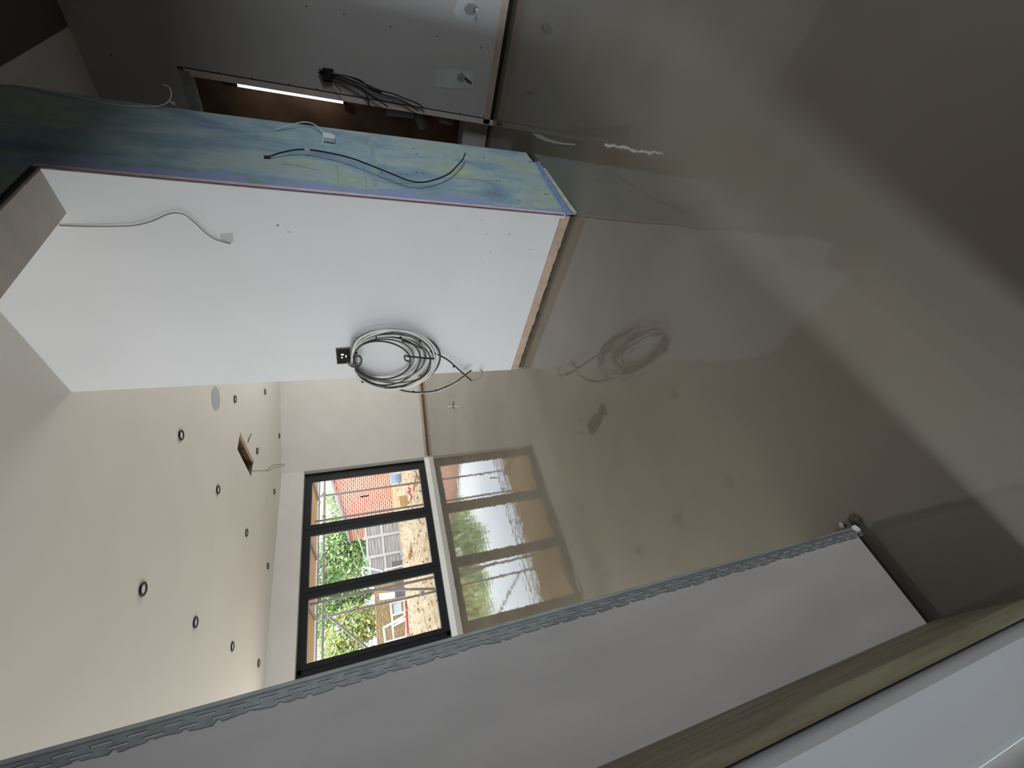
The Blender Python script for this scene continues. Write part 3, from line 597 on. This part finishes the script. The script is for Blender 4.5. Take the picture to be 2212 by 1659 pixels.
# ================================================================== OUTSIDE
def ground_z(x, y):
    return -.17 + (lambda t: t*t*(3-2*t))(max(0, min(1, (y-8.6)/5.2)))*.40 + .12*math.exp(-((x-3)/2)**2-((y-14)/1.8)**2) + .035*noise.noise(Vector((x*.9, y*.9, 0))) + .03*noise.noise(Vector((x*4, y*4, 2)))
M_gravel = mat('rubble_soil', lin((214, 194, 164))[:3], .95, col2=lin((160, 134, 104))[:3], nscale=9, bump=.5, bscale=30)
bm = bmesh.new(); nx, ny = 90, 90; X0, X1, Y0, Y1 = -14, 30, 7.62, 40
g = [[bm.verts.new((X0+(X1-X0)*i/nx, Y0+(Y1-Y0)*(j/ny)**1.8, ground_z(X0+(X1-X0)*i/nx, Y0+(Y1-Y0)*(j/ny)**1.8))) for j in range(ny+1)] for i in range(nx+1)]
for i in range(nx):
    for j in range(ny): bm.faces.new((g[i][j], g[i+1][j], g[i+1][j+1], g[i][j+1]))
struct('ground', bm, M_gravel)
# loose rubble, uncountable
random.seed(21); bm = bmesh.new()
for k in range(900):
    x, y = random.uniform(-1, 9), random.uniform(8.1, 14.5); r = random.uniform(.012, .05)
    mt = Matrix.Translation((x, y, ground_z(x, y)+r*.3)) @ Matrix.Rotation(random.random()*6, 4, Vector((random.random(), random.random(), .3)).normalized()) @ Matrix.Diagonal((1, random.uniform(.5, 1), random.uniform(.4, .8), 1))
    bmesh.ops.create_icosphere(bm, subdivisions=1, radius=r, matrix=mt)
tag(mesh_obj('rubble', bm, mat('rubble_stones', lin((206, 186, 156))[:3], .9, col2=lin((140, 112, 84))[:3], nscale=2.5)), 'loose stony rubble scattered over the ground outside the window', 'rubble', kind='stuff')
YB = 15.7
B = lambda x, y, Y=YB: at(1, Y, x, y)
# brick outbuilding
hb = empty('brick_building', (9, YB, .1), 'red brick building with a sloping gable outside the right pane', 'building')
e0 = B(745, 1118); e1 = B(719, 1035)
s = (e1.z-e0.z)/(e1.x-e0.x)
xl, xr = e0.x-.35, 14.0; zl = e0.z-.35*s
pk = 10.5
bm = bmesh.new(); prism(bm, [(xl, YB, 0), (xr, YB, 0), (xr, YB, zl+s*(pk-xl)-.6), (pk, YB, zl+s*(pk-xl)), (xl, YB, zl)], (0, 1.5, 0)); reparent(mesh_obj('brick_wall', bm, M_brick), hb)
bm = bmesh.new(); prism(bm, [(xl-.08, YB-.1, zl-.03), (pk, YB-.1, zl+s*(pk-xl)), (pk, YB-.1, zl+s*(pk-xl)+.07), (xl-.08, YB-.1, zl+.04)], (0, 1.6, 0)); reparent(mesh_obj('roof_edge', bm, mat('weathered_verge', lin((176, 160, 156))[:3], .8, noise_amt=.4, nscale=4)), hb)
bm = bmesh.new(); box(bm, (xl-.02, YB-.06, 0), (xr, YB, .34)); reparent(mesh_obj('plinth', bm, mat('yellow_plinth', lin((236, 214, 168))[:3], .9, noise_amt=.15, nscale=5)), hb)
# pale roofed house further behind
gh = empty('pale_house', (14, 30, 0), 'pale grey gabled house roof far behind the brick building', 'building')
M_pale = mat('pale_slate', lin((214, 222, 226))[:3], .8)
bm = bmesh.new(); q0, q1, q2 = B(735, 1110, 30), B(695, 1075, 30), B(700, 1020, 30)
prism(bm, [(q0.x, 30, 0), (q2.x+3, 30, 0), (q2.x+3, 30, q1.z-.6), (q1.x, 30, q1.z), (q0.x, 30, q0.z)], (0, 6, 0)); reparent(mesh_obj('gable_wall', bm, M_pale), gh)
bm = bmesh.new(); prism(bm, [(q0.x-.3, 29.8, q0.z-.15), (q1.x, 29.8, q1.z+.05), (q1.x, 29.8, q1.z+.3), (q0.x-.3, 29.8, q0.z+.1)], (0, 6.4, 0)); reparent(mesh_obj('roof', bm, M_upvc), gh)
# fence: two-tier waney lap panels
M_wood = mat('weathered_boards', lin((186, 182, 182))[:3], .85, col2=lin((142, 138, 136))[:3], nscale=3, stretch=(.6, 1, 9))
M_rail = mat('pale_rail', lin((206, 200, 198))[:3], .8, noise_amt=.1, nscale=6)
tops = [(787, 1112), (789, 1160), (795, 1204), (799, 1245), (803, 1262)]
px_ = [B(820, 1118).x+.1, B(820, 1158).x, B(826, 1200).x, B(833, 1243).x]
px_ = [px_[0]+.9]+px_[1:]; 
w_ = px_[1]-px_[2]
xs_ = [min(px_[1]+w_, xl-.1), px_[1], px_[2], px_[2]-w_]
zt_ = [1.47, 1.44, 1.38]
labs = ['grey weathered fence panel beside the brick building', 'middle grey weathered fence panel outside the middle pane', 'grey weathered fence panel nearest the stone wall']
for i in range(3):
    a, b = xs_[i+1]+.047, xs_[i]-.047; z1 = zt_[i]; zb = .22; zm = zb+(z1-zb)*.50
    f = empty('lapped_fence', ((a+b)/2, YB, zb), labs[i], 'fence panel', 'weathered fence panels')
    bm = bmesh.new()
    for t0, t1 in ((zb, zm), (zm, z1-.08)):
        n_ = 5
        for k in range(n_):
            z0_, z1_ = t0+(t1-t0)*k/n_, t0+(t1-t0)*(k+1)/n_
            prism(bm, [(a, YB-.012, z0_-.01), (a, YB+.005, z1_), (a, YB+.015, z1_), (a, YB+.0, z0_-.01)], (b-a, 0, 0))
    reparent(mesh_obj('boards', bm, M_wood), f)
    for z in (zm-.03, z1-.09): reparent(mesh_obj('rail', BOX((a, YB-.04, z), (b, YB-.012, z+.075)), M_rail), f)
    reparent(mesh_obj('batten', BOX((a, YB-.035, zb), (a+.05, YB-.012, z1)), M_wood), f)
for i in range(4):
    z1 = 1.58-.06*i; x = xs_[i]; bm = bmesh.new(); box(bm, (x-.045, YB-.06, 0), (x+.045, YB+.05, z1)); bmesh.ops.bevel(bm, geom=bm.edges[:], offset=.012, segments=2, affect='EDGES')
    tag(mesh_obj('fence_post', bm, M_rail), ['pale fence post at the brick building', 'pale fence post, second from the brick building', 'pale fence post, third from the brick building', 'pale fence post nearest the stone wall'][i], 'fence post', 'pale fence posts')
# yellow stone wall
sa, sb = B(812, 1262, 15.2), B(812, 1440, 15.2)
bm = bmesh.new(); box(bm, (sb.x-3, 15.2, 0), (sa.x-.03, 15.5, B(812, 1350, 15.2).z)); tag(mesh_obj('stone_wall', bm, M_stone), 'low yellow-brown stone garden wall under the yellow bush', 'wall')
# trees and bushes
def leaf_clump(bm, c, r, n, size, seed, mats=1):
    random.seed(seed)
    for k in range(n):
        v = Vector((random.gauss(0, 1), random.gauss(0, 1), random.gauss(0, 1))).normalized()*random.uniform(.45, 1)
        p = Vector(c)+Vector((v.x*r[0], v.y*r[1], v.z*r[2])); s = size*random.uniform(.5, 1.3)
        a = Vector((random.uniform(-1, 1), random.uniform(-1, 1), random.uniform(-1, 1))).normalized(); b = a.orthogonal().normalized(); cc = a.cross(b)
        vs = [bm.verts.new(p+q) for q in (a*s, b*s*.5+cc*s*.1, -a*s, -b*s*.5-cc*s*.1)]
        f = bm.faces.new(vs); f.material_index = random.randrange(mats)
def leafm(nm, c): return mat(nm, lin(c)[:3], .7)
LG = [leafm('leaf_green', (150, 186, 112)), leafm('leaf_light', (206, 222, 138)), leafm('leaf_dark', (118, 160, 100)), leafm('leaf_pale', (220, 234, 200))]
LY = [leafm('leaf_yellow', (236, 206, 96)), leafm('leaf_ochre', (206, 182, 104)), leafm('leaf_olive', (150, 156, 90)), leafm('leaf_cream', (238, 222, 170))]
M_bark = mat('bark', lin((130, 116, 96))[:3], .9, noise_amt=.4, nscale=10)
def tree(x, y, zc, r, n, mats, label, seed, name='tree', cat='tree', size=.085):
    t = empty(name, (x, y, 0), label, cat)
    bm = bmesh.new(); random.seed(seed+50)
    for k in range(7): 
        o = Vector((random.uniform(-.5, .5)*r[0], random.uniform(-.4, .4)*r[1], random.uniform(-.5, .5)*r[2]))
        leaf_clump(bm, Vector((x, y, zc))+o, (r[0]*.62, r[1]*.6, r[2]*.6), n//7, size, seed+k, len(mats))
    reparent(mesh_obj('foliage', bm, mats), t)
    bm = bmesh.new(); tube(bm, [(x, y, 0), (x+.1, y, zc*.5), (x, y+.1, zc)], [.12, .09, .05], 8)
    for k in range(6):
        a = k*1.05; tube(bm, [(x, y, zc*.6), (x+r[0]*.6*math.cos(a), y+r[1]*.5*math.sin(a), zc+r[2]*.5)], [.05, .015], 6)
    reparent(mesh_obj('trunk', bm, M_bark), t)
tree(6.9, 18.4, 2.4, (1.5, .8, 1.35), 7200, LG, 'big green leafy tree behind the fence in the middle pane', 1)
tree(5.3, 20.3, 2.5, (1.6, .7, 1.5), 7400, LG, 'green tree behind the fence at the left of the middle pane', 12)
tree(3.7, 18.2, 2.2, (1.1, .7, 1.3), 6000, [LG[0], LG[1], LY[1], LG[3]], 'yellow-green tree behind the site gear in the left pane', 23)
tree(2.3, 20.0, 2.3, (1.5, .7, 1.4), 7000, LY, 'yellow autumn bush above the stone wall', 34, 'bush', 'bush', .06)
tree(.7, 18.2, 2.1, (1.1, .7, 1.3), 5000, [LY[0], LY[1], leafm('leaf_russet', (196, 150, 120)), LG[2]], 'russet and yellow bush partly hidden by the near wall', 45, 'bush', 'bush', .06)
tree(11.5, 22.5, 2.6, (2.0, 1.0, 1.3), 3600, [LG[3], leafm('leaf_grey', (184, 196, 178)), LG[1]], 'pale tree crown above the brick building', 56)
# scaffold
def P3(x, y, Y): return at(1, Y, x, y)
def scaf(a, b, label, r=.0242, Y=None, grp='scaffold tubes outside the window', nm='scaffold_tube'):
    bm = bmesh.new(); tube(bm, [a, b], r, 14); return tag(smooth(mesh_obj(nm, bm, M_scaf)), label, 'scaffold tube', grp)
ys = 9.9
def vert(x, y, Y, lab):
    p = P3(x, y, Y); return scaf(Vector((p.x, Y, ground_z(p.x, Y)-.02)), Vector((p.x, Y, 4.2)), lab)
v1 = vert(800, 1057, ys, 'upright scaffold tube right of the brick building pane centre'); v2 = vert(800, 1108, ys-.6, 'upright scaffold tube close to the right mullion')
v3 = vert(800, 1277, ys-1.2, 'upright scaffold tube close to the left mullion'); v4 = vert(800, 1310, ys, 'upright scaffold tube in the middle of the left pane with a diagonal brace')
# ledgers along X
def ledger(x, y, Y, lab, r=.0242):
    p = P3(x, y, Y); return scaf(Vector((-3.5, Y-.05, p.z)), Vector((11, Y-.05, p.z)), lab, r)
ledger(700, 1180, ys, 'long horizontal scaffold tube across the top of all panes'); 
ledger(687, 1180, ys-.06, 'upper horizontal scaffold tube just under the timber deck', .03)
scaf(P3(712, 1333, ys+.06), P3(812, 1415, ys+.06), 'diagonal scaffold brace in the left pane')
scaf(P3(793, 1275, ys-.9), P3(940, 1272, ys-.9), 'short scaffold tube crossing the left pane at a slant')
def coupler(x, y, Y, lab):
    p = P3(x, y, Y); root = empty('coupler', tuple(p), lab, 'scaffold coupler', 'scaffold couplers')
    bm = bmesh.new(); box(bm, p+Vector((-.04, -.045, -.035)), p+Vector((.04, .04, .035))); bmesh.ops.bevel(bm, geom=bm.edges[:], offset=.012, segments=2, affect='EDGES'); reparent(mesh_obj('clamp', bm, M_scaf), root)
    bm = bmesh.new(); cyl(bm, p+Vector((-.07, -.02, .0)), p+Vector((.07, -.02, 0)), .009, 8); cyl(bm, p+Vector((0, -.02, -.07)), p+Vector((0, -.02, .07)), .009, 8); reparent(mesh_obj('bolt', bm, M_chrome), root)
for (x, y, Y, lab) in ((700, 1068, ys-.02, 'scaffold coupler above the brick building'), (700, 1116, ys-.05, 'scaffold coupler by the right mullion'), (700, 1200, ys-.05, 'scaffold coupler at the top of the middle pane'),
                       (690, 1296, ys-.3, 'scaffold coupler at the top of the left mullion'), (700, 1333, ys-.05, 'scaffold coupler where the diagonal brace meets the ledger'), (913, 1282, ys-1.0, 'dark scaffold coupler low in the left pane')): coupler(x, y, Y, lab)
# timber deck overhead
random.seed(5)
for i in range(8):
    y0_ = 7.745+i*.235; z = P3(680, 1250, 8.45).z
    z = 2.31
    bm = bmesh.new(); box(bm, (-4, y0_, z), (12, y0_+.222, z+.04))
    tag(mesh_obj('deck_board', bm, M_timber2), ['pale timber scaffold board nearest the house wall', 'second timber scaffold board out from the house wall', 'third timber scaffold board out from the house wall', 'fourth timber scaffold board out from the house wall', 'fifth timber scaffold board out from the house wall', 'sixth timber scaffold board out from the house wall', 'seventh timber scaffold board, second from the outer edge of the deck', 'outermost timber scaffold board overhead'][i], 'scaffold board', 'timber scaffold boards overhead')
for i, (x, y) in enumerate(((683, 1068), (683, 1198), (680, 1330))):
    p = P3(x, y, 9.3); scaf(Vector((p.x, 7.8, 2.283)), Vector((p.x, 9.75, 2.283)), ['deck bearer tube above the right pane', 'deck bearer tube above the middle pane', 'deck bearer tube above the left pane'][i])
# site clutter
def fbox(nm, pts, Y, d, m, lab, cat, grp=None):
    bm = bmesh.new(); prism(bm, poly_on(1, Y, pts), (0, d, 0)); return tag(mesh_obj(nm, bm, m), lab, cat, grp)
M_blue = mat('faded_blue', lin((150, 178, 206))[:3], .6); M_card = mat('cardboard', lin((206, 168, 112))[:3], .8, noise_amt=.3, nscale=5)
M_dgrey = mat('dark_grey_plastic', lin((112, 106, 112))[:3], .6); M_red = mat('red_plastic', lin((198, 84, 66))[:3], .5); M_redtape = mat('red_tape', lin((214, 60, 90))[:3], .6)
# bucket
p = P3(880, 1030, 12.6); bm = bmesh.new(); gz = ground_z(p.x, 12.6); bmesh.ops.create_cone(bm, cap_ends=True, segments=20, radius1=.13, radius2=.17, depth=.34, matrix=Matrix.Translation((p.x, 12.6, gz+.16)))
tag(smooth(mesh_obj('bucket', bm, M_blue)), 'pale blue bucket on the rubble at the foot of the brick building', 'bucket')
fbox('cardboard_sheet', [(862, 1072), (880, 1070), (882, 1090), (865, 1092)], 12.0, .2, M_card, 'torn cardboard pieces against the foot of the brick building', 'cardboard')
bm = bmesh.new(); tube(bm, catmull([P3(*q, 11.0) for q in ((881, 1054), (886, 1056), (884, 1064), (889, 1072), (887, 1080))], 5), .022, 6); tag(mesh_obj('warning_tape', bm, M_redtape), 'crumpled red warning tape in front of the brick building', 'tape')
def bar(nm, a, b, Y, r, m, lab, cat, Y2=None, grp=None):
    bm = bmesh.new(); tube(bm, [P3(*a, Y), P3(*b, Y2 or Y)], r, 10); return tag(smooth(mesh_obj(nm, bm, m)), lab, cat, grp)
bar('drain_pipe', (894, 1132), (885, 1195), 12.0, .055, mat('terracotta_pipe', lin((214, 178, 160))[:3], .5), 'pale terracotta drain pipe lying on the rubble in the middle pane', 'drain pipe')
bar('timber_baulk', (885, 1196), (884, 1208), 11.9, .05, M_card, 'short brown timber lying past the end of the drain pipe', 'timber')
bar('plank', (899, 1022), (893, 1060), 10.3, .035, mat('pale_plank', lin((214, 184, 150))[:3], .8), 'pale plank lying low at the right edge of the right pane', 'plank')
bar('bent_pole', (768, 1142), (850, 1400), 15.9, .025, mat('green_pole', lin((150, 214, 168))[:3], .5), 'pale green pole sticking up above the fence', 'pole')
fbox('blue_post', [(864, 1187), (872, 1187), (873, 1201), (864, 1200)], 14.8, .1, M_blue, 'small pale blue plastic sleeve against the fence', 'plastic sleeve')
fbox('dark_crate', [(846, 1213), (878, 1208), (880, 1218), (847, 1224)], 14.8, .3, M_dgrey, 'dark grey crate against the fence foot by the left mullion', 'crate')
fbox('dark_grille', [(852, 1258), (883, 1252), (884, 1284), (854, 1290)], 14.2, .12, M_dgrey, 'dark grey slatted pallet standing in the left pane', 'pallet')
fbox('slotted_board', [(818, 1282), (882, 1275), (883, 1287), (820, 1296)], 14.4, .05, M_upvc, 'white board with dark slots behind the scaffold tube in the left pane', 'board')
tr_ = empty('white_barrier', tuple(P3(830, 1235, 13.8)), 'thin white folding barrier frame in front of the fence at the left mullion', 'barrier')
for a, b in (((783, 1225), (784, 1246)), ((784, 1225), (824, 1233)), ((830, 1231), (870, 1222)), ((824, 1233), (826, 1236)), ((800, 1262), (799, 1275))):
    bm = bmesh.new(); tube(bm, [P3(*a, 13.8), P3(*b, 13.8)], .022, 8); reparent(mesh_obj('frame_tube', bm, M_upvc), tr_)
def upvc(pts_out, bars, Y, lab, dd):
    root = empty('window_unit', tuple(P3(*pts_out[0], Y)), lab, 'window frame', 'old white window frames leaning on the rubble')
    bm = bmesh.new(); n_ = len(pts_out)
    P = [P3(*q, Y) for q in pts_out]
    for i in range(n_): tube(bm, [P[i], P[(i+1) % n_]], .036, 4)
    for a, b in bars: tube(bm, [P3(*a, Y), P3(*b, Y)], .03, 4)
    reparent(mesh_obj('frame', bm, M_upvc), root)
upvc([(843, 1303), (873, 1296), (874, 1330), (848, 1345)], [((846, 1330), (872, 1322))], 14.3, 'old white window frame with pale pane leaning on the rubble, nearer the left mullion', 0)
upvc([(828, 1356), (847, 1346), (877, 1336), (878, 1372), (876, 1376), (832, 1388)], [((847, 1346), (851, 1384)), ((848, 1353), (874, 1340))], 14.05, 'large white window frame with two openings leaning on the rubble by the near wall', 0)
fbox('glass_sheet', [(850, 1306), (866, 1300), (868, 1322), (851, 1330)], 14.34, .01, mat('pale_glass', lin((206, 226, 232))[:3], .2), 'pale sheet of glass in the leaning white window frame', 'glass sheet')
bar('red_pipe', (876, 1298), (881, 1368), 13.9, .03, M_red, 'thin red pipe lying along the foot of the white window frames', 'pipe')
